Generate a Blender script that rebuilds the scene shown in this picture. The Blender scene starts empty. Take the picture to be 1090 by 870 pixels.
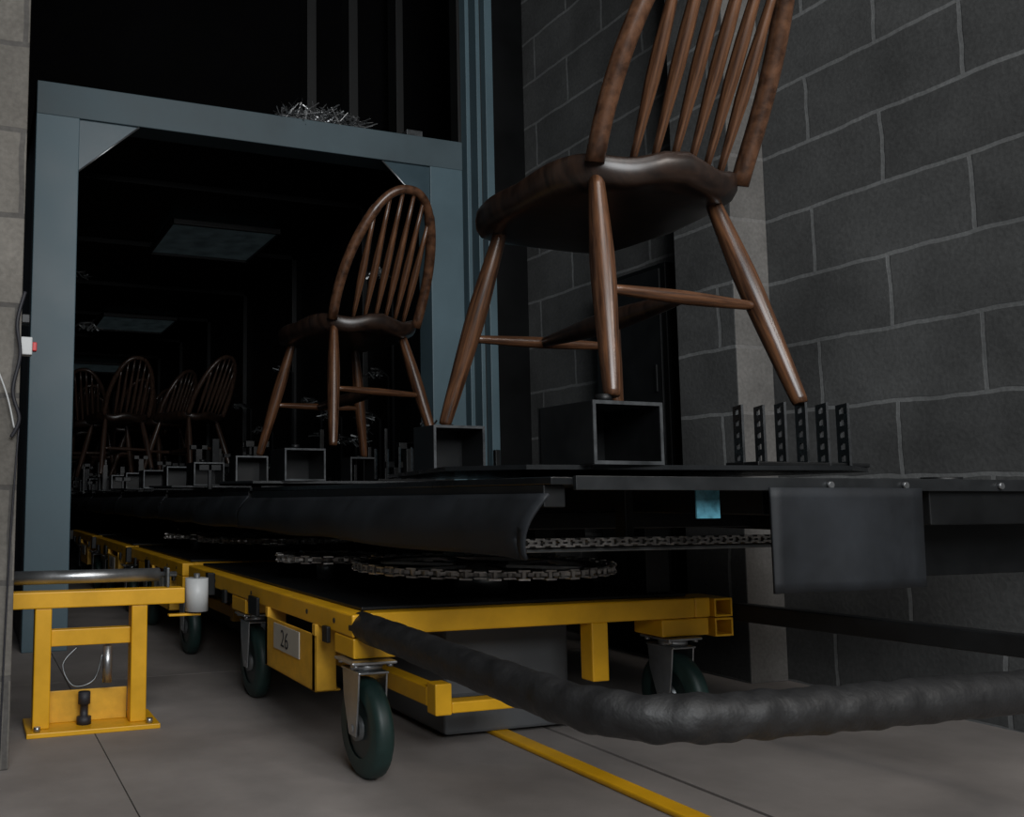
import bpy, math, random
from mathutils import Vector, Matrix
random.seed(7)
scene=bpy.context.scene
COL=bpy.context.collection
try:
    scene.view_settings.view_transform='Standard'
except Exception: pass

# ------------------------------------------------------------ materials
def newmat(name):
    m=bpy.data.materials.new(name); m.use_nodes=True
    nt=m.node_tree; b=nt.nodes['Principled BSDF']
    return m,nt,b
def N(nt,t,**kw):
    n=nt.nodes.new(t)
    for k,v in kw.items():
        setattr(n,k,v)
    return n
def mat(name,col,rough=.5,metal=0,var=.25,scale=12,bump=.1,bscale=60,coat=0,stretch=(1,1,1),rvar=.15,spec=.5,dist=.002):
    m,nt,b=newmat(name)
    tc=N(nt,'ShaderNodeTexCoord'); mp=N(nt,'ShaderNodeMapping'); mp.inputs['Scale'].default_value=stretch
    nt.links.new(tc.outputs['Object'],mp.inputs['Vector'])
    n1=N(nt,'ShaderNodeTexNoise'); n1.inputs['Scale'].default_value=scale; n1.inputs['Detail'].default_value=6; n1.inputs['Roughness'].default_value=.6
    nt.links.new(mp.outputs[0],n1.inputs['Vector'])
    cr=N(nt,'ShaderNodeValToRGB')
    cr.color_ramp.elements[0].position=.3; cr.color_ramp.elements[1].position=.7
    cr.color_ramp.elements[0].color=(*[c*(1-var) for c in col],1)
    cr.color_ramp.elements[1].color=(*[min(1,c*(1+var)) for c in col],1)
    nt.links.new(n1.outputs['Fac'],cr.inputs[0]); nt.links.new(cr.outputs[0],b.inputs['Base Color'])
    mr=N(nt,'ShaderNodeMapRange'); mr.inputs['To Min'].default_value=max(0,rough-rvar); mr.inputs['To Max'].default_value=min(1,rough+rvar)
    nt.links.new(n1.outputs['Fac'],mr.inputs[0]); nt.links.new(mr.outputs[0],b.inputs['Roughness'])
    b.inputs['Metallic'].default_value=metal
    b.inputs['Specular IOR Level'].default_value=spec
    if coat: 
        b.inputs['Coat Weight'].default_value=coat; b.inputs['Coat Roughness'].default_value=.15
    if bump:
        n2=N(nt,'ShaderNodeTexNoise'); n2.inputs['Scale'].default_value=bscale; n2.inputs['Detail'].default_value=4
        nt.links.new(mp.outputs[0],n2.inputs['Vector'])
        bp=N(nt,'ShaderNodeBump'); bp.inputs['Strength'].default_value=bump; bp.inputs['Distance'].default_value=dist
        nt.links.new(n2.outputs['Fac'],bp.inputs['Height']); nt.links.new(bp.outputs[0],b.inputs['Normal'])
    return m

def blockmat(name,axis,u0,col,mort,w=.48,h=.21,k0=0.0,msize=.007):
    m,nt,b=newmat(name)
    g=N(nt,'ShaderNodeNewGeometry'); s=N(nt,'ShaderNodeSeparateXYZ'); nt.links.new(g.outputs['Position'],s.inputs[0])
    sub=N(nt,'ShaderNodeMath',operation='SUBTRACT'); sub.inputs[1].default_value=u0
    nt.links.new(s.outputs[axis],sub.inputs[0])
    c=N(nt,'ShaderNodeCombineXYZ'); nt.links.new(sub.outputs[0],c.inputs[0])
    az=N(nt,'ShaderNodeMath',operation='ADD'); az.inputs[1].default_value=k0; nt.links.new(s.outputs[2],az.inputs[0]); nt.links.new(az.outputs[0],c.inputs[1])
    nw=N(nt,'ShaderNodeTexNoise'); nw.inputs['Scale'].default_value=9; nt.links.new(g.outputs['Position'],nw.inputs['Vector'])
    vm=N(nt,'ShaderNodeVectorMath',operation='MULTIPLY_ADD'); vm.inputs[1].default_value=(.016,.016,0)
    nt.links.new(nw.outputs['Color'],vm.inputs[0]); nt.links.new(c.outputs[0],vm.inputs[2])
    vs=N(nt,'ShaderNodeVectorMath',operation='SUBTRACT'); vs.inputs[1].default_value=(.008,.008,0); nt.links.new(vm.outputs[0],vs.inputs[0])
    br=N(nt,'ShaderNodeTexBrick'); br.offset=.5; br.offset_frequency=2; br.squash=1
    br.inputs['Scale'].default_value=1; br.inputs['Brick Width'].default_value=w; br.inputs['Row Height'].default_value=h
    br.inputs['Mortar Size'].default_value=msize; br.inputs['Mortar Smooth'].default_value=.35; br.inputs['Bias'].default_value=0
    br.inputs['Color1'].default_value=(*[x*.85 for x in col],1); br.inputs['Color2'].default_value=(*[x*1.15 for x in col],1); br.inputs['Mortar'].default_value=(*mort,1)
    nt.links.new(vs.outputs[0],br.inputs['Vector'])
    n1=N(nt,'ShaderNodeTexNoise'); n1.inputs['Scale'].default_value=3.0; n1.inputs['Detail'].default_value=8; n1.inputs['Roughness'].default_value=.65
    nt.links.new(g.outputs['Position'],n1.inputs['Vector'])
    mr=N(nt,'ShaderNodeMapRange'); mr.inputs['From Min'].default_value=.3; mr.inputs['From Max'].default_value=.7; mr.inputs['To Min'].default_value=.68; mr.inputs['To Max'].default_value=1.28
    nt.links.new(n1.outputs['Fac'],mr.inputs[0])
    mu=N(nt,'ShaderNodeVectorMath',operation='SCALE'); nt.links.new(br.outputs['Color'],mu.inputs[0]); nt.links.new(mr.outputs[0],mu.inputs['Scale'])
    n3=N(nt,'ShaderNodeTexNoise'); n3.inputs['Scale'].default_value=90; n3.inputs['Detail'].default_value=5
    nt.links.new(g.outputs['Position'],n3.inputs['Vector'])
    mr3=N(nt,'ShaderNodeMapRange'); mr3.inputs['From Min'].default_value=.3; mr3.inputs['From Max'].default_value=.7; mr3.inputs['To Min'].default_value=.86; mr3.inputs['To Max'].default_value=1.12
    nt.links.new(n3.outputs['Fac'],mr3.inputs[0])
    mu2=N(nt,'ShaderNodeVectorMath',operation='SCALE'); nt.links.new(mu.outputs[0],mu2.inputs[0]); nt.links.new(mr3.outputs[0],mu2.inputs['Scale'])
    nt.links.new(mu2.outputs[0],b.inputs['Base Color']); b.inputs['Roughness'].default_value=.9
    b.inputs['Specular IOR Level'].default_value=.2
    bp=N(nt,'ShaderNodeBump'); bp.inputs['Strength'].default_value=.35; bp.inputs['Distance'].default_value=.003
    inv=N(nt,'ShaderNodeMath',operation='MULTIPLY_ADD'); inv.inputs[1].default_value=-1.2
    nt.links.new(br.outputs['Fac'],inv.inputs[0]); nt.links.new(n3.outputs['Fac'],inv.inputs[2])
    nt.links.new(inv.outputs[0],bp.inputs['Height']); nt.links.new(bp.outputs[0],b.inputs['Normal'])
    return m

def woodmat(name,c1,c2,rough=.35,st=(90,90,5)):
    m,nt,b=newmat(name)
    tc=N(nt,'ShaderNodeTexCoord'); mp=N(nt,'ShaderNodeMapping'); mp.inputs['Scale'].default_value=st
    nt.links.new(tc.outputs['Object'],mp.inputs['Vector'])
    n=N(nt,'ShaderNodeTexNoise'); n.inputs['Scale'].default_value=1.3; n.inputs['Detail'].default_value=8; n.inputs['Roughness'].default_value=.65; n.inputs['Distortion'].default_value=.2
    nt.links.new(mp.outputs[0],n.inputs['Vector'])
    cr=N(nt,'ShaderNodeValToRGB'); cr.color_ramp.elements[0].position=.36; cr.color_ramp.elements[1].position=.66
    cr.color_ramp.elements[0].color=(*c1,1); cr.color_ramp.elements[1].color=(*c2,1)
    nt.links.new(n.outputs['Fac'],cr.inputs[0]); nt.links.new(cr.outputs[0],b.inputs['Base Color'])
    b.inputs['Roughness'].default_value=rough; b.inputs['Coat Weight'].default_value=.2; b.inputs['Coat Roughness'].default_value=.3
    bp=N(nt,'ShaderNodeBump'); bp.inputs['Strength'].default_value=.2; bp.inputs['Distance'].default_value=.001
    nt.links.new(n.outputs['Fac'],bp.inputs['Height']); nt.links.new(bp.outputs[0],b.inputs['Normal'])
    return m

M={}
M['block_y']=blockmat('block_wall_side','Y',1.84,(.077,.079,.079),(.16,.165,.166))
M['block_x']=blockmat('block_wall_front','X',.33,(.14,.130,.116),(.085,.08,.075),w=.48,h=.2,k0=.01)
M['block_pier_lit']=blockmat('block_pier_lit','X',2.2,(.125,.12,.114),(.15,.145,.14))  # pier front coloured lighter to carry the light falling on it
M['floor']=mat('concrete_floor',(.225,.203,.19),.75,var=.28,scale=2.2,bump=.25,bscale=40,spec=.3)
M['yellow']=mat('yellow_paint',(.68,.35,.008),.42,var=.14,scale=9,bump=.08,bscale=120)
M['yellowdirty']=mat('yellow_paint_worn',(.62,.33,.02),.55,var=.24,scale=14)
M['black']=mat('black_steel',(.005,.0055,.006),.45,var=.4,scale=8,metal=.0,bump=.05,spec=.35)
M['blackgloss']=mat('black_plate',(.009,.010,.011),.25,var=.3,scale=6,metal=.2,bump=.03)
M['gun']=mat('gunmetal_edge',(.03,.032,.034),.35,var=.3,scale=10,metal=.5,bump=.03)
M['boxsteel']=mat('blackened_box_steel',(.011,.012,.013),.38,var=.4,scale=10,metal=.3,bump=.03)
M['boxedge']=mat('cut_steel_edge',(.08,.085,.09),.4,var=.4,scale=30,metal=.6,bump=.03)
M['fin']=mat('blackened_fin',(.010,.011,.012),.3,var=.4,scale=30,metal=.4,bump=.03)
M['rubber']=mat('rubber_sheet',(.010,.012,.015),.62,var=.5,scale=6,bump=.2,bscale=25,spec=.4)
M['leather']=mat('black_leather',(.011,.011,.0115),.55,var=.3,scale=25,bump=.7,bscale=24,dist=.008,spec=.45)
M['steel']=mat('zinc_steel',(.42,.43,.44),.35,metal=.9,var=.2,scale=20)
M['dullsteel']=mat('dull_steel',(.17,.18,.185),.4,metal=.85,var=.3,scale=25)
M['chain']=mat('chain_steel',(.42,.40,.38),.35,metal=.8,var=.4,scale=40)
M['wheel']=mat('green_rubber',(.014,.036,.032),.5,var=.3,scale=15,bump=.15)
M['hub']=mat('hub_grey',(.010,.020,.019),.4,var=.2)
M['portal']=mat('blue_grey_paint',(.078,.128,.154),.5,var=.14,scale=2.5,bump=.03)
M['portal_head']=mat('blue_grey_paint_shaded',(.058,.088,.103),.6,var=.2,scale=3,bump=.03)  # portal paint darkened: the head beam's shade is in the colour
M['portal_in']=mat('blue_panel',(.045,.08,.10),.4,var=.2,scale=3)
M['stud']=mat('dark_stud',(.0015,.002,.0022),.6,var=.3,scale=3)
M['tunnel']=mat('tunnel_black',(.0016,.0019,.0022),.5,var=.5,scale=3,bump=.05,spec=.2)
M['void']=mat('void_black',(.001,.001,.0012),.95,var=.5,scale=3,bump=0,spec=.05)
M['agv']=mat('grey_plastic',(.085,.088,.092),.5,var=.15,scale=5)
M['white']=mat('white_plastic',(.45,.46,.46),.4,var=.06)
M['paper']=mat('label_paper',(.40,.38,.33),.7,var=.08)
M['ink']=mat('ink',(.015,.015,.02),.6,var=.1,bump=0)
M['red']=mat('red_plastic',(.45,.02,.02),.4,var=.1)
M['foil']=mat('crumpled_foil',(.55,.53,.48),.3,metal=.9,var=.3,scale=30,bump=.8,bscale=50)
M['bluereflect']=mat('blue_reflection',(.09,.27,.35),.2,var=.6,scale=30)
M['wood']=woodmat('walnut_stain',(.022,.009,.005),(.15,.066,.030),.30)
M['woodbow']=woodmat('walnut_stain_bow',(.034,.015,.008),(.13,.060,.031),.30,(25,25,25))
M['wooddark']=woodmat('walnut_stain_dark',(.007,.004,.003),(.032,.017,.011),.34,(8,50,8))
M['wooddim']=woodmat('walnut_stain_dimmed',(.016,.008,.005),(.085,.050,.036),.28)  # darker copy of the walnut; tunnel dimness put into the colour

# ------------------------------------------------------------ helpers
def empty(name,loc=(0,0,0),rot=(0,0,0)):
    e=bpy.data.objects.new(name,None); e.empty_display_size=.1; e.location=loc; e.rotation_euler=rot; COL.objects.link(e); return e
def obj(name,verts,faces,m,parent=None,smooth=False,bevel=0):
    me=bpy.data.meshes.new(name); me.from_pydata([tuple(v) for v in verts],[],faces); me.update()
    o=bpy.data.objects.new(name,me); COL.objects.link(o)
    if m: me.materials.append(m)
    if smooth:
        for p in me.polygons: p.use_smooth=True
    if parent: o.parent=parent
    if bevel:
        b=o.modifiers.new('bevel','BEVEL'); b.width=bevel; b.segments=2; b.limit_method='ANGLE'
    return o
BF=[(0,3,2,1),(4,5,6,7),(0,1,5,4),(1,2,6,5),(2,3,7,6),(3,0,4,7)]
def bv(x0,x1,y0,y1,z0,z1): return [(x0,y0,z0),(x1,y0,z0),(x1,y1,z0),(x0,y1,z0),(x0,y0,z1),(x1,y0,z1),(x1,y1,z1),(x0,y1,z1)]
def box(name,x0,x1,y0,y1,z0,z1,m,parent=None,bevel=.002):
    return obj(name,bv(x0,x1,y0,y1,z0,z1),BF,m,parent,bevel=bevel)
def boxes(name,lst,m,parent=None,bevel=.002):
    V=[];Fc=[]
    for b in lst:
        k=len(V); V+=bv(*b); Fc+=[tuple(i+k for i in f) for f in BF]
    return obj(name,V,Fc,m,parent,bevel=bevel)
def tube_data(pts,rad,segs=14,cap=True,flat=1.0):
    pts=[Vector(p) for p in pts]; n=len(pts)
    if not isinstance(rad,(list,tuple)): rad=[rad]*n
    V=[];Fc=[]
    t=(pts[1]-pts[0]).normalized()
    ref=Vector((0,0,1)) if abs(t.z)<.9 else Vector((0,1,0))
    u=t.cross(ref).normalized()
    for i,p in enumerate(pts):
        if i==0: t=(pts[1]-pts[0])
        elif i==n-1: t=pts[-1]-pts[-2]
        else: t=(pts[i+1]-pts[i-1])
        t.normalize(); u=(u-t*u.dot(t)).normalized(); w=t.cross(u)
        for s in range(segs):
            a=2*math.pi*s/segs
            V.append(p+(u*math.cos(a)+w*math.sin(a)*flat)*rad[i])
    for i in range(n-1):
        for s in range(segs):
            a=i*segs+s;b=i*segs+(s+1)%segs
            Fc.append((a,b,b+segs,a+segs))
    if cap:
        Fc.append(tuple(reversed(range(segs)))); Fc.append(tuple(range((n-1)*segs,n*segs)))
    return V,Fc
def tube(name,pts,rad,m,parent=None,segs=14,flat=1.0):
    V,Fc=tube_data(pts,rad,segs,True,flat); return obj(name,V,Fc,m,parent,smooth=True)
def cyl(name,p0,p1,r,m,parent=None,segs=24,bevel=.001):
    V,Fc=tube_data([p0,p1],r,segs); o=obj(name,V,Fc,m,parent)
    for p in o.data.polygons:
        if len(p.vertices)==4: p.use_smooth=True
    return o
def smoothpath(P,k=8):
    P=[Vector(p) for p in P]; out=[]
    for i in range(len(P)-1):
        p0=P[max(i-1,0)];p1=P[i];p2=P[i+1];p3=P[min(i+2,len(P)-1)]
        for j in range(k):
            t=j/k
            out.append(.5*((2*p1)+(p2-p0)*t+(2*p0-5*p1+4*p2-p3)*t*t+(3*p1-p0-3*p2+p3)*t**3))
    out.append(P[-1]); return out

# ------------------------------------------------------------ room
floor=empty('floor')
xs=[(-4,.309),(.311,1.370),(1.382,4.0)]
ys=[(-4,1.149),(1.151,3.0),(3.002,14.5)]
boxes('slabs',[(a,b,c,d,-.1,0) for a,b in xs for c,d in ys],M['floor'],floor,bevel=.0012)
box('subfloor',-4,4,-4,14.5,-.14,-.102,M['void'],floor,bevel=0)
wr=empty('wall_right')
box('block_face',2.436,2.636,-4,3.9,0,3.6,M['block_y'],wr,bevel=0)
pier=box('wall_pier',2.285,2.4355,2.254,2.51,0,3.6,M['block_pier_lit'],None,bevel=.004)
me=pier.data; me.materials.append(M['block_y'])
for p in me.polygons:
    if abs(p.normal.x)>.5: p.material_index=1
box('wall_left',-3.0,.10,2.087,2.28,0,3.6,M['block_x'],None,bevel=.004)
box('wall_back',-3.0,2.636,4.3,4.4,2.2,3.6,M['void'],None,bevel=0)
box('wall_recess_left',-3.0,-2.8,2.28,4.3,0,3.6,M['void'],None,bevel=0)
box('shade_ceiling',-3.0,2.636,1.9,4.4,3.6,3.7,M['void'],None,bevel=0)  # unseen slab added over the recess to shade it

# ------------------------------------------------------------ booth portal & tunnel
po=empty('door_portal')
Y0=3.6
boxes('frame',[(.205,.37,Y0,Y0+.12,0,2.19),(1.92,2.085,Y0,Y0+.12,0,2.19)],M['portal'],po,bevel=.003)
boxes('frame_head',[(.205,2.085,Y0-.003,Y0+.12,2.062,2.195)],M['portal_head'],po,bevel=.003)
boxes('outer_trim',[(2.10,2.12,Y0-.02,Y0+.1,0,3.5),(2.15,2.17,Y0-.03,Y0+.1,0,3.5),(2.21,2.25,Y0-.01,Y0+.1,0,3.5)],M['portal'],po,bevel=.002)
box('outer_trim_back',2.085,2.25,Y0+.03,Y0+.1,0,3.5,M['stud'],po,bevel=.002)
box('side_panel',2.25,2.436,Y0+.02,Y0+.1,0,3.5,M['tunnel'],po)
for sx,x in ((1,.37),(-1,1.92)):
    V=[(x,Y0+.01,2.062),(x+sx*.235,Y0+.01,2.062),(x,Y0+.01,1.85),(x,Y0+.02,2.062),(x+sx*.235,Y0+.02,2.062),(x,Y0+.02,1.85)]
    obj('gusset',V,[(0,1,2),(5,4,3),(0,3,4,1),(1,4,5,2),(2,5,3,0)],M['portal_in'],po)
    tube('gusset_edge',[(x+sx*.235,Y0+.005,2.060),(x,Y0+.005,1.85)],.0035,M['steel'],po,8)
tn=empty('wall_tunnel')
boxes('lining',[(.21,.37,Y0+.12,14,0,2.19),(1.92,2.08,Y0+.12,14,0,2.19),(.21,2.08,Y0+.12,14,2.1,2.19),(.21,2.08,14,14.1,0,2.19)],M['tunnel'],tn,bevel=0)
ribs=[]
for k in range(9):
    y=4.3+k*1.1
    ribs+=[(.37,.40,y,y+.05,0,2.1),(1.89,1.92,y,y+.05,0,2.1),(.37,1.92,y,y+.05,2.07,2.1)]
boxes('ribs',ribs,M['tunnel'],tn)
lm,nt,b=newmat('ceiling_panel_dim'); 
b.inputs['Base Color'].default_value=(.010,.017,.02,1); b.inputs['Roughness'].default_value=.35
b.inputs['Emission Color'].default_value=(.35,.5,.55,1)
nn=N(nt,'ShaderNodeTexNoise'); nn.inputs['Scale'].default_value=6
mm=N(nt,'ShaderNodeMapRange'); mm.inputs['To Min'].default_value=.003; mm.inputs['To Max'].default_value=.024
nt.links.new(nn.outputs['Fac'],mm.inputs[0]); nt.links.new(mm.outputs[0],b.inputs['Emission Strength'])
for k,y in enumerate((4.8,7.5,10.3)):
    c=empty('ceiling_light')
    box('pane',1.0,1.6,y,y+.65,2.055,2.068,lm,c)
    boxes('frame',[(.98,1.0,y-.02,y+.67,2.04,2.07),(1.6,1.62,y-.02,y+.67,2.04,2.07),(.98,1.62,y-.02,y,2.04,2.07),(.98,1.62,y+.65,y+.67,2.04,2.07)],M['black'],c)

boxes('trim_studs',[(1.55,1.60,4.2,4.3,2.3,3.5),(1.78,1.83,4.2,4.3,2.3,3.5),(2.0,2.04,4.1,4.2,2.3,3.5),(2.3,2.34,4.0,4.1,2.3,3.5)],M['stud'],None)
def foil(name,cx,cy,cz,sx,sy,sz,n=60,m='foil',th=.12):
    V=[];Fc=[]
    for i in range(n):
        k=len(V)
        a=random.uniform(-1,1);bq=random.uniform(-1,1);h=random.uniform(0,1)*(1-abs(a)*.6)
        c=Vector((cx+a*sx,cy+bq*sy,cz+h*sz))
        d=Vector((random.uniform(-1,1),random.uniform(-1,1),random.uniform(-.3,1))).normalized()*random.uniform(.3,1)*sz*.8
        e=Vector((random.uniform(-1,1),random.uniform(-1,1),random.uniform(-1,1))).normalized()*sz*th
        V+=[c-d+e,c-d-e,c+d*1.0-e,c+d+e*.5]; Fc.append((k,k+1,k+2,k+3))
    return obj(name,V,Fc,M[m])
foil('crumpled_wire_heap',1.42,3.66,2.20,.20,.05,.08,420,'steel',.04)
box('junction_box',1.82,1.90,3.63,3.69,2.195,2.235,M['boxedge'],None)

ep=empty('shadow_panel')  # black panel standing in for the shadow on the recess wall
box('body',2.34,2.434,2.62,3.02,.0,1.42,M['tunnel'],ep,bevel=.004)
box('shadow_panel_face',2.33,2.34,2.64,3.0,.05,1.40,M['black'],ep)
box('shadow_panel_strip',2.322,2.33,2.66,2.67,.95,1.05,M['black'],ep)

# ------------------------------------------------------------ chair
def lathe(p0,p1,prof,m,name,parent,segs=18):
    p0=Vector(p0);p1=Vector(p1)
    L=(p1-p0).length
    o=tube(name,[(0,0,t*L) for t,r in prof],[r for t,r in prof],m,parent,segs)
    q=(p1-p0).to_track_quat('Z','Y'); o.rotation_euler=q.to_euler(); o.location=p0
    return o
def seat_mesh():
    n=96; V=[];Fc=[]
    def outline(a,sc,dz):
        c,s=math.cos(a),math.sin(a)
        p=.62 if s>0 else .5
        x=math.copysign(abs(c)**p,c); y=math.copysign(abs(s)**p,s)
        w=.218+.006*(y+1)/2
        x=x*w; y=y*.25
        if y<0: y-=.014*math.cos(x/.2*math.pi)*(-y/.25)
        return Vector((x*sc,y*sc,dz))
    rings=[(.45,1.155),(.80,1.155),(.90,1.158),(.965,1.166),(.995,1.180),(1.0,1.197),(.99,1.211),(.965,1.217),(.86,1.209),(.6,1.197),(.3,1.193)]
    for sc,z in rings:
        for i in range(n):
            a=2*math.pi*i/n
            v=outline(a,sc,z)
            if sc>.7 and z>1.156: v.z+=(.010*math.cos(3*v.x/.215*2.2+.5) if v.y<0 else .004*math.cos(4*a))*min(1,(sc-.7)/.25)*min(1,abs(v.y)/.1)
            V.append(v)
    for r in range(len(rings)-1):
        for i in range(n):
            a=r*n+i;b=r*n+(i+1)%n
            Fc.append((a,b,b+n,a+n))
    Fc.append(tuple(reversed(range(n)))); Fc.append(tuple(range((len(rings)-1)*n,len(rings)*n)))
    return V,Fc
def chair(loc,rot=0,wood='wood',lean=.24,H=.47):
    W=M[wood]; WB=M['woodbow'] if wood=='wood' else W
    c=empty('windsor_chair',loc,(0,0,rot))
    V,Fc=seat_mesh(); obj('seat',V,Fc,M['wooddark'],c,smooth=True)
    feet=[(-.23,-.29,.745),(.18,-.32,.745),(-.23,.27,.735),(.215,.21,.735)]
    tops=[(-.165,-.19,1.175),(.135,-.175,1.175),(-.145,.15,1.175),(.135,.15,1.175)]
    prof=[(0,.013),(.02,.0145),(.12,.0165),(.35,.0205),(.5,.0225),(.62,.0225),(.8,.019),(.95,.0155),(1,.014)]
    for i in range(4): lathe(feet[i],tops[i],prof,W,'leg_%d'%(i+1),c)
    def on(i,t): return Vector(feet[i]).lerp(Vector(tops[i]),t)
    sp=[(0,.008),(.1,.0095),(.35,.0125),(.5,.0135),(.65,.0125),(.9,.0095),(1,.008)]
    lathe(on(0,.47),on(1,.45),sp,W,'stretcher_rear',c)
    lathe(on(2,.44),on(3,.44),sp,W,'stretcher_front',c)
    a=(on(0,.47)+on(1,.45))/2; b=(on(2,.44)+on(3,.44))/2
    tube('stretcher_mid',[a.lerp(b,t/10) for t in range(11)],[.010+.013*math.sin(math.pi*t/10) for t in range(11)],M['wooddark'],c,16)
    def bow(t):
        a=math.pi*(1-t)
        cx=math.cos(a); s=math.sin(a)
        h=H*(abs(s)**.85)
        q=h/H
        hw=math.copysign(abs(cx)**.88,cx)*(.180+.006*math.sin(math.pi*min(1,q*1.3)))
        y=-.205-lean*q**1.1
        return Vector((hw,y,1.198+h))
    P=[bow(t/64) for t in range(65)]
    tube('bow',P,[.0185 if i<20 or i>44 else .016 for i in range(65)],WB,c,14)
    k=6
    for i in range(k):
        f=(i+1)/(k+1)*2-1
        base=Vector((f*.150,-.212-.022*(1-f*f),1.20))
        best=min(P[12:-12],key=lambda q:abs(q.x-f*.160))
        pr=[(0,.0065),(.1,.008),(.35,.0135),(.5,.0135),(.75,.009),(1,.0065)]
        lathe(base,best,pr,W,'spindle_%d'%(i+1),c,12)
    return c
chair((1.26,1.60,0),math.radians(2),lean=.24)
chair((1.335,3.20,0),math.radians(9),lean=.22,H=.43)
far=[(1.60,7.05,30,.24),(1.10,7.35,12,.22),(1.48,7.85,38,.20),(.98,8.15,-15,.22),(1.35,8.65,15,.24),(1.58,9.25,40,.20),(1.05,9.25,5,.22),(1.35,10.0,-25,.22),(1.6,10.6,30,.20),(1.1,10.7,20,.22),(1.4,11.6,5,.22),(1.1,12.2,25,.22),(1.5,12.5,-10,.22)]
for x,o,r,l in far:
    chair((x,o,0),math.radians(r),'wooddim',lean=l,H=.43)

# ------------------------------------------------------------ turntable deck + fixtures
def square_tube(name,cx,cy,z0,w,d,h,t,parent):
    x0,x1=cx-w/2,cx+w/2; y0,y1=cy-d/2,cy+d/2
    def ring(a,b): return [(x0,x0+t,a,b,z0,z0+h),(x1-t,x1,a,b,z0,z0+h),(x0+t,x1-t,a,b,z0,z0+t),(x0+t,x1-t,a,b,z0+h-t,z0+h)]
    boxes(name,ring(y0+.002,y1),M['boxsteel'],parent,bevel=.0015)
    boxes(name+'_cut_edge',ring(y0,y0+.002),M['boxedge'],parent,bevel=0)
def ringgear(name,cx,cy,z,r,parent,teeth=64):
    V=[];Fc=[]
    n=teeth*2
    for i in range(n):
        a=2*math.pi*i/n; ro=r+(.008 if i%2 else 0)
        for rr,zz in ((r-.055,z),(ro,z),(ro,z+.008),(r-.055,z+.008)): V.append((cx+rr*math.cos(a),cy+rr*math.sin(a),zz))
    for i in range(n):
        j=(i+1)%n
        for q in range(4): Fc.append((i*4+q,j*4+q,j*4+(q+1)%4,i*4+(q+1)%4))
    obj(name+'_sprocket',V,Fc,M['chain'],parent)
    cyl(name+'_sprocket_hub',(cx,cy,z-.06),(cx,cy,z+.012),r*.22,M['dullsteel'],parent,32)
    for q in range(6):
        a=math.pi*q/3+.3; u=Vector((math.cos(a),math.sin(a),0)); w=Vector((-u.y,u.x,0))*.012
        p0=Vector((cx,cy,z))+u*r*.2; p1=Vector((cx,cy,z))+u*(r-.05); h=Vector((0,0,.007))
        obj(name+'_spoke',[p0-w,p1-w,p1+w,p0+w,p0-w+h,p1-w+h,p1+w+h,p0+w+h],BF,M['dullsteel'],parent)
    V=[];Fc=[]
    for i in range(teeth):
        a=2*math.pi*(i+.5)/teeth; wd=math.pi*(r+.01)/teeth*.85
        for zz in ((-.007,-.003),(.011,.015)) if i%2 else ((-.004,-.001),(.009,.012)):
            k=len(V)
            for (rr,tt,z1) in ((r,-wd,zz[0]),(r+.016,-wd,zz[0]),(r+.016,wd,zz[0]),(r,wd,zz[0]),(r,-wd,zz[1]),(r+.016,-wd,zz[1]),(r+.016,wd,zz[1]),(r,wd,zz[1])):
                V.append((cx+rr*math.cos(a)-tt*math.sin(a),cy+rr*math.sin(a)+tt*math.cos(a),z+z1))
            Fc+=[tuple(q+k for q in f) for f in BF]
        k=len(V); V+=bv(cx+(r+.008)*math.cos(a)-.004,cx+(r+.008)*math.cos(a)+.004,cy+(r+.008)*math.sin(a)-.004,cy+(r+.008)*math.sin(a)+.004,z-.004,z+.012)
        Fc+=[tuple(q+k for q in f) for f in BF]
    obj(name+'_chain',V,Fc,M['chain'],parent)
def chain_run(name,p0,p1,parent,n=40):
    p0=Vector(p0);p1=Vector(p1);d=(p1-p0)/n; u=d.normalized(); w=Vector((-u.y,u.x,0))
    V=[];Fc=[]
    for i in range(n):
        c=p0+d*(i+.5); L=d.length*.62; 
        for zz in ((-.008,-.005),(.005,.008)) if i%2 else ((-.005,-.002),(.002,.005)):
            k=len(V)
            for z1 in zz:
                for a,b in ((-L,-.008),(L,-.008),(L,.008),(-L,.008)): V.append(c+u*a+w*b+Vector((0,0,z1)))
            Fc+=[tuple(q+k for q in f) for f in BF]
        k=len(V)
        V+=bv(c.x-.0035,c.x+.0035,c.y-.0035,c.y+.0035,c.z-.006,c.z+.006); Fc+=[tuple(q+k for q in f) for f in BF]
    obj(name,V,Fc,M['chain'],parent)
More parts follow.
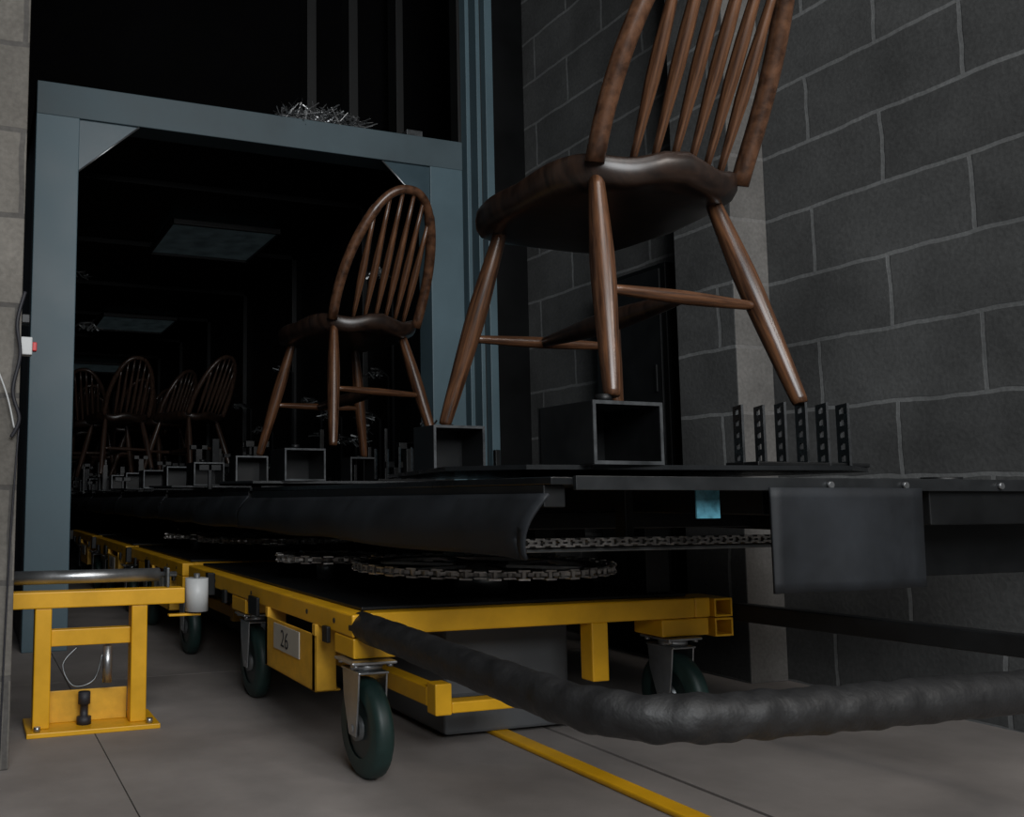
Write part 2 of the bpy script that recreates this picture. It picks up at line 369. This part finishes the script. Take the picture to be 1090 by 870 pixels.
def deck(dy,pitch=1.45,full=True):
    d=empty('turntable_deck',(0,dy,0))
    inside=dy>2
    xr=1.88 if inside else 2.20
    yb=1.2+pitch-.02
    box('deck_plate',.84,xr,1.20,yb,.590,.602,M['blackgloss'],d,bevel=.0015)
    bl=[(.84,.88,1.22,yb,.555,.590),(1.30,1.36,1.24,yb,.54,.590),(1.70,1.76,1.24,yb,.54,.590),(.88,1.86,1.9,1.96,.54,.590),(xr-.04,xr-.01,1.22,yb,.545,.590)]
    if not inside: bl+=[(1.66,2.19,1.205,1.235,.52,.588),(1.74,2.19,1.32,1.36,.415,.590),(1.66,2.19,1.36,1.9,.50,.588)]
    boxes('deck_beams',bl,M['black'],d)
    box('front_lip',.88,xr,1.192,1.20,.582,.604,M['gun'],d,bevel=.001)
    for x in (1.40,1.58,1.83):
        cyl('bolt_%d'%int(x*100),(x,1.192,.592),(x,1.186,.592),.006,M['steel'],d,12)
    V=[];R=.50
    pts=[]
    for i in range(4):
        a=math.radians(30+90*i)
        for s in (-.16,.16): pts.append((1.28+R*math.cos(a+s),1.66+R*math.sin(a+s)))
    n=len(pts)
    V=[(x,y,.618) for x,y in pts]+[(x,y,.626) for x,y in pts]
    Fc=[tuple(reversed(range(n))),tuple(range(n,2*n))]+[(i,(i+1)%n,(i+1)%n+n,i+n) for i in range(n)]
    obj('turntable_plate',V,Fc,M['blackgloss'],d)
    cyl('turntable_hub',(1.28,1.66,.602),(1.28,1.66,.619),.16,M['black'],d,32)
    square_tube('support_box_1',1.03,1.86,.626,.13,.10,.105,.006,d)
    box('support_box_side_1',.965,1.095,1.905,1.911,.626,.731,M['black'],d)
    square_tube('support_box_2',1.055,1.36,.626,.145,.16,.108,.006,d)
    box('support_box_side_2',.9825,1.1275,1.43,1.436,.626,.734,M['black'],d)
    square_tube('support_box_3',1.48,1.82,.626,.11,.10,.105,.006,d)
    cyl('peg_1',(1.03,1.312,.734),(1.03,1.312,.748),.014,M['black'],d)
    cyl('peg_2',(1.03,1.866,.731),(1.03,1.866,.737),.014,M['black'],d)
    cyl('peg_3',(1.475,1.81,.731),(1.475,1.81,.737),.014,M['black'],d)
    az=math.radians(30); dx,dy2=math.sin(az),math.cos(az)
    V=[];Fc=[]
    def slab(cx,cy,a0,a1,z0,z1,t=.002):
        k=len(V)
        for zz in (z0,z1):
            for a,b in ((a0,-t),(a1,-t),(a1,t),(a0,t)): V.append((cx+a*dx-b*dy2,cy+a*dy2+b*dx,zz))
        Fc.extend([tuple(q+k for q in f) for f in BF])
    for i in range(6):
        cx=1.325+i*.042; cy=1.31-i*.008; w=.027; h=.118 if i>1 else .112
        slab(cx,cy,-w,-w*.35,.626,.626+h); slab(cx,cy,w*.35,w,.626,.626+h)
        for s in range(6):
            z0=.626+s*h/5.3; slab(cx,cy,-w*.35,w*.35,z0,min(z0+.011,.626+h))
    obj('support_fins',V,Fc,M['fin'],d)
    box('fin_base',1.31,1.58,1.255,1.33,.626,.634,M['black'],d)
    cyl('deck_cap',(1.80,1.28,.602),(1.80,1.28,.610),.035,M['black'],d)
    if inside or dy>1:
        rb=[]
        for q in range(13):
            x=random.uniform(.9,1.8); y=random.uniform(1.3,yb-.05); hh=random.uniform(.06,.26); s=random.uniform(.006,.02)
            if dy<2 and x<1.62 and y<2.0: x=random.uniform(1.62,1.82)
            rb.append((x-s,x+s,y-s,y+s,.602,.626+hh))
            if q%2: rb.append((x-.05,x+.05,y-s,y+s,.60+hh,.626+hh))
        boxes('clamp_posts',rb,M['boxsteel'],d)
        for q in range(4):
            f=foil('clamp_wrap',random.uniform(1.6,1.82),random.uniform(1.3,yb-.1),random.uniform(.64,.9),.03,.03,.035,14,'dullsteel'); f.parent=d
    Vf=[];Ff=[]; nx,nz=14,10
    for i in range(nx+1):
        for j in range(nz+1):
            x=1.255+.352*i/nx; z=.587-.175*j/nz
            Vf.append((x+(.004*(j/nz) if i==nx else 0),1.184+.006*math.sin(i*.6)*(j/nz),z))
    for i in range(nx):
        for j in range(nz):
            a=i*(nz+1)+j; Ff.append((a,a+nz+1,a+nz+2,a+1))
    fl=obj('front_flap',Vf,Ff,M['rubber'],d,smooth=True); so=fl.modifiers.new('s','SOLIDIFY'); so.thickness=.005
    Vf=[];Ff=[]; ny,nz=70,10
    for i in range(ny+1):
        for j in range(nz+1):
            t=i/ny; y=1.20+t*(pitch+.01); q=j/nz
            h=.10-.010*t
            z=.574-.008*t-h*q
            bulge=.022*math.sin(math.pi*q*.9)
            x=.838-bulge-.010*q+(.007*math.sin(t*11)+.004*math.sin(t*23+1))*q
            Vf.append((x,y+(.045*q if t<.02 else 0),z+.003*math.sin(t*15)*q))
    for i in range(ny):
        for j in range(nz):
            a=i*(nz+1)+j; Ff.append((a,a+1,a+nz+2,a+nz+1))
    fl=obj('side_skirt',Vf,Ff,M['rubber'],d,smooth=True); so=fl.modifiers.new('s','SOLIDIFY'); so.thickness=.005
    box('blue_reflection',1.165,1.215,1.25,1.253,.535,.583,M['bluereflect'],d,bevel=0)  # bluish light reflection modelled as a small coloured tile
    if full:
        box('drive_rail',1.0,1.75,1.62,1.66,.505,.54,M['black'],d)
        ringgear('lower',1.19,2.00,.402,.30,d)
        ringgear('rear',.98,2.50,.396,.13,d,28)
        chain_run('drive_chain_1',(.90,1.46,.487),(1.62,1.46,.487),d,44)
        chain_run('drive_chain_2',(.90,1.52,.478),(1.62,1.52,.478),d,44)
        box('chain_guide',.95,1.64,1.475,1.505,.468,.476,M['dullsteel'],d)
        cyl('chain_wheel',(.95,1.49,.470),(.95,1.49,.50),.03,M['dullsteel'],d)
        boxes('chain_posts',[(1.60,1.64,1.47,1.51,.476,.59),(1.2,1.22,1.475,1.505,.476,.59)],M['black'],d)
    boxes('columns',[(1.19,1.29,2.37,2.48,.337,.59),(1.57,1.64,1.86,1.93,.337,.59),(1.55,1.62,2.3,2.37,.337,.59)],M['black'],d)
    for (x,y) in ((1.36,2.36),(1.16,2.42),(1.53,2.05)):
        cyl('bearing',(x,y,.337),(x,y,.385),.024,M['black'],d)
        cyl('nut',(x,y,.385),(x,y,.397),.012,M['chain'],d,6)
    return d
deck(0,1.6); deck(1.6,1.3)
for o in (2.9,4.2,5.5,6.8,8.1,9.4,10.7): deck(o,1.3,False)

# ------------------------------------------------------------ carts
def caster(c,x,y,name):
    z=.10
    prof=[(.06,-.020),(.088,-.021),(.098,-.015),(.1005,-.006),(.1005,.006),(.098,.015),(.088,.021),(.06,.020)]
    n=40;V=[];Fc=[]
    for i in range(n):
        a=2*math.pi*i/n
        for r,w in prof: V.append((x+w,y+r*math.cos(a),z+r*math.sin(a)))
    p=len(prof)
    for i in range(n):
        j=(i+1)%n
        for q in range(p-1): Fc.append((i*p+q,i*p+q+1,j*p+q+1,j*p+q))
    obj(name+'_tyre',V,Fc,M['wheel'],c,smooth=True)
    cyl(name+'_rim',(x-.017,y,z),(x+.017,y,z),.064,M['hub'],c,32)
    cyl(name+'_hub',(x-.027,y,z),(x+.027,y,z),.026,M['dullsteel'],c,20)
    cyl(name+'_axle',(x-.036,y,z),(x+.036,y,z),.008,M['steel'],c,12)
    for s in (-1,1):
        xx=x+s*.031
        prof2=[(y-.018,z-.015),(y+.018,z-.015),(y+.045,z+.06),(y+.05,.215),(y-.035,.215),(y-.03,z+.06)]
        V=[(xx-.002,a,b) for a,b in prof2]+[(xx+.002,a,b) for a,b in prof2]
        k=6
        obj(name+'_fork_%d'%(s+2),V,[tuple(reversed(range(k))),tuple(range(k,2*k))]+[(i,(i+1)%k,(i+1)%k+k,i+k) for i in range(k)],M['steel'],c,bevel=.001)
    box(name+'_fork_top',x-.034,x+.034,y-.04,y+.055,.212,.217,M['steel'],c)
    cyl(name+'_swivel',(x,y,.217),(x,y,.232),.034,M['steel'],c)
    box(name+'_plate',x-.05,x+.05,y-.045,y+.055,.232,.238,M['steel'],c)
    for a in (-.038,.038):
        for b2 in (-.033,.043): cyl(name+'_bolt',(x+a,y+b2,.226),(x+a,y+b2,.232),.007,M['steel'],c,6)
def cart(dy,front=True,L=3.12):
    c=empty('yellow_cart',(0,dy,0))
    t=.047
    boxes('frame',[(.755,.755+t,1.78,L,.282,.329),(1.66,1.66+t,1.80,L,.282,.329),(.805,1.66,1.80,1.80+t,.282,.329),(.805,1.66,L-.05,L-.003,.282,.329),(.805,1.66,2.4,2.44,.282,.322)],M['yellow'],c,bevel=.004)
    boxes('corner_blocks',[(.755,.86,1.775,1.88,.240,.281),(.755,.85,2.56,2.70,.240,.281),(1.56,1.70,1.80,1.90,.240,.281),(1.55,1.70,2.56,2.70,.240,.281)],M['yellow'],c,bevel=.003)
    tb=[]
    for z in (.283,.236):
        x0,x1=1.71,1.765;y0,y1=1.79,1.90;z1=z+.044;w=.005
        tb+=[(x0,x0+w,y0,y1,z,z1),(x1-w,x1,y0,y1,z,z1),(x0+w,x1-w,y0,y1,z,z+w),(x0+w,x1-w,y0,y1,z1-w,z1)]
    boxes('socket_tubes',tb,M['yellow'],c,bevel=.001)
    box('socket_dark',1.716,1.759,1.85,1.855,.241,.322,M['void'],c)
    for i,(x,y) in enumerate(((.79,1.79),(.80,2.60),(1.615,1.83),(1.61,2.60))): caster(c,x,y,'caster_%d'%(i+1))
    box('deck_sheet',.80,1.665,1.835,L-.03,.3295,.337,M['black'],c)
    boxes('plate_bracket',[(.748,.753,1.98,2.35,.135,.262),(.748,.80,2.33,2.35,.135,.285),(.748,.80,1.98,2.0,.135,.285),(.748,.81,1.98,2.35,.135,.140)],M['yellowdirty'],c)
    box('label',.745,.7475,2.08,2.27,.192,.254,M['paper'],c,bevel=0)
    t1=bpy.data.curves.new('number_text','FONT'); t1.body='26'; t1.size=.06; t1.align_x='CENTER'; t1.offset=-.0006; t1.extrude=.0004; t1.materials.append(M['ink'])
    to=bpy.data.objects.new('label_text',t1); to.location=(.7443,2.185,.202); to.rotation_euler=(math.radians(90),math.radians(4),math.radians(-90)); COL.objects.link(to); to.parent=c
    boxes('guide_frame',[(.955,.995,1.80,1.84,.105,.172),(.955,.995,1.84,2.40,.118,.160),(.995,1.16,1.80,1.84,.108,.132),(.955,.995,2.36,2.40,.16,.285),(1.36,1.405,1.80,1.845,.15,.283)],M['yellow'],c,bevel=.003)
    boxes('side_tabs',[(.745,.755,1.90,1.93,.255,.29),(.745,.755,2.42,2.5,.25,.30),(.745,.755,2.75,2.78,.25,.29),(.73,.755,2.9,2.93,.26,.33)],M['black'],c)
    for y in (1.88,2.05,2.5,2.9):
        cyl('hole',(.7545,y,.306),(.7535,y,.306),.006,M['ink'],c,10)
    box('drive_unit',1.09,1.44,2.0,2.8,.09,.272,M['agv'],c,bevel=.012)
    box('drive_unit_base',1.075,1.455,1.98,2.82,.012,.088,M['agv'],c,bevel=.008)
    if front:
        P=[(.785,1.80,.303),(.785,1.60,.298),(.785,1.40,.293),(.787,1.22,.288),(.80,1.07,.286),(.86,.985,.287),(.96,.96,.288),(1.15,.95,.288),(1.4,.94,.288),(1.6,.94,.288),(1.80,.95,.288),(1.90,1.0,.288),(1.915,1.10,.288)]
        Q=smoothpath(P,24)
        V,Fc=tube_data(Q,.0305,40)
        L2=0
        for i,q in enumerate(Q):
            if i: L2+=(Q[i]-Q[i-1]).length
            k=.4+.9*math.exp(-((L2-.82)/.22)**2)+.5*math.exp(-((L2-1.15)/.1)**2)
            for s in range(40):
                a=2*math.pi*s/40; v=V[i*40+s]; r=v-q
                f=1+k*.045*math.sin(L2*70+2.1*math.sin(a+L2*6)+a)+k*.03*math.sin(L2*131+3*math.cos(a))+.02*math.sin(L2*17+a)
                V[i*40+s]=q+r*f
        obj('bumper_sleeve',V,Fc,M['leather'],c,smooth=True)
        V=[]
        for (x,y) in ((1.775,1.80),(1.815,1.80),(1.935,1.05),(1.895,1.05)):
            V.append((x,y,.27))
        V+= [(x,y,.312) for x,y,z in V]
        obj('bumper_bar',V,[(0,1,2,3),(7,6,5,4),(0,4,5,1),(1,5,6,2),(2,6,7,3),(3,7,4,0)],M['black'],c,bevel=.003)
    return c
cart(0,True,3.28)
cart(1.6,False,3.0); cart(2.9,False,3.0); cart(4.2,False,3.0)

gs=empty('floor_guide_strip')
box('strip',1.207,1.252,-1.0,3.5,.0,.012,M['yellow'],gs,bevel=.004)

# ------------------------------------------------------------ yellow roller stand (left)
st=empty('roller_stand')
boxes('top_beam',[(.02,.535,2.36,2.41,.300,.340)],M['yellow'],st,bevel=.003)
boxes('legs',[(.165,.205,2.365,2.415,.012,.300),(.40,.44,2.365,2.415,.012,.300)],M['yellow'],st,bevel=.003)
boxes('cross_bar',[(.205,.40,2.38,2.41,.205,.245)],M['yellow'],st,bevel=.002)
box('base_plate',.15,.47,2.33,2.50,.0,.012,M['yellow'],st)
for x in (.175,.445):
    cyl('anchor_bolt',(x,2.345,.012),(x,2.345,.024),.008,M['steel'],st,6)
boxes('rear_gusset',[(.205,.40,2.42,2.425,.012,.09)],M['yellowdirty'],st)
cyl('roller',(.10,2.40,.372),(.475,2.40,.372),.017,M['steel'],st)
cyl('roller_shaft',(.06,2.40,.372),(.52,2.40,.372),.007,M['steel'],st)
boxes('roller_brackets',[(.075,.083,2.375,2.42,.34,.39),(.49,.498,2.375,2.42,.34,.39)],M['dullsteel'],st)
cyl('white_roller',(.575,2.40,.275),(.575,2.40,.360),.030,M['white'],st,32)
cyl('white_roller_pin',(.575,2.40,.262),(.575,2.40,.372),.008,M['steel'],st)
box('roller_arm',.50,.585,2.39,2.41,.264,.27,M['yellow'],st)
tube('hose',smoothpath([(.27,2.39,.2),(.235,2.38,.16),(.26,2.37,.11),(.31,2.375,.12),(.33,2.38,.18)],8),.0025,M['dullsteel'],st,8)
cyl('air_cylinder',(.345,2.39,.11),(.345,2.39,.2),.012,M['steel'],st)
tube('valve',[(.29,2.39,.012),(.29,2.39,.03),(.29,2.39,.031),(.29,2.39,.06),(.29,2.39,.061),(.29,2.39,.09)],[.018,.018,.01,.01,.015,.015],M['ink'],st)

cb=empty('cable_bundle')
tube('cable_1',smoothpath([(.105,2.075,1.02),(.09,2.07,.95),(.098,2.07,.88),(.085,2.07,.80),(.10,2.07,.74),(.085,2.075,.70)],8),.004,M['ink'],cb,8)
tube('cable_2',smoothpath([(-.05,2.07,1.08),(.02,2.065,.92),(.07,2.07,.80),(.09,2.07,.72)],8),.002,M['white'],cb,8)
tube('cable_3',smoothpath([(.10,2.08,.72),(.09,2.08,.5),(.085,2.08,.3),(.08,2.08,.006)],8),.002,M['ink'],cb,8)
sw=empty('limit_switch')
box('body',.10,.125,2.10,2.13,.885,.925,M['white'],sw)
box('button',.125,.135,2.105,2.125,.895,.915,M['red'],sw)
box('bracket',.10,.118,2.095,2.14,.955,.975,M['black'],sw)

for k,(x,y,z) in enumerate([(1.84,3.95,1.62),(1.84,4.0,1.15),(1.84,4.1,.95),(1.84,4.4,.85),(1.84,4.6,1.0),(1.84,4.9,1.1),(1.84,5.0,.8),(1.84,5.4,1.35),(1.84,5.8,1.0),(1.84,6.3,1.2),(.5,6.0,.8),(.5,7.5,1.0),(.5,5.0,1.75),(.5,4.6,1.4)]):
    s=1 if x>1 else -1
    tube('spray_pipe',[(x+s*.05,y,.0),(x+s*.05,y,z),(x,y-.01,z+.03),(x-s*.06,y-.03,z+.03)],.010,M['tunnel'],tn,10)
    f=foil('nozzle_wrap',x-s*.04,y-.02,z,.04,.03,.035,30,'dullsteel'); f.parent=tn

# ------------------------------------------------------------ lights
def area(name,loc,target,sx,sy,e,col):
    l=bpy.data.lights.new(name,'AREA'); l.shape='RECTANGLE'; l.size=sx; l.size_y=sy; l.energy=e; l.color=col
    o=bpy.data.objects.new(name,l); o.location=loc; d=Vector(target)-Vector(loc); o.rotation_euler=d.to_track_quat('-Z','Y').to_euler(); COL.objects.link(o); return o
area('bay_door_daylight',(.3,-2.2,2.4),(1.3,2.0,.5),2.6,1.8,150,(.95,.98,1.0))
area('overhead_lamp',(.9,-.2,3.4),(1.1,1.4,.0),1.4,1.0,22,(1,.97,.94))
area('contrast_key',(2.25,-.9,2.3),(1.2,1.8,1.0),.5,.5,16,(1,.93,.86))  # unseen warm key added at upper right for contrast
w=bpy.data.worlds.new('world'); scene.world=w; w.use_nodes=True
bg=w.node_tree.nodes['Background']; bg.inputs[0].default_value=(.55,.65,.75,1); bg.inputs[1].default_value=.025

cam=bpy.data.cameras.new('camera'); co=bpy.data.objects.new('camera',cam); COL.objects.link(co)
cam.sensor_width=36; cam.lens=980/1090*36; cam.shift_x=225/1090; cam.clip_start=.05
co.location=(0,0,.57); co.rotation_euler=(math.radians(90)+math.atan(95/980),0,-math.radians(19.82))
scene.camera=co
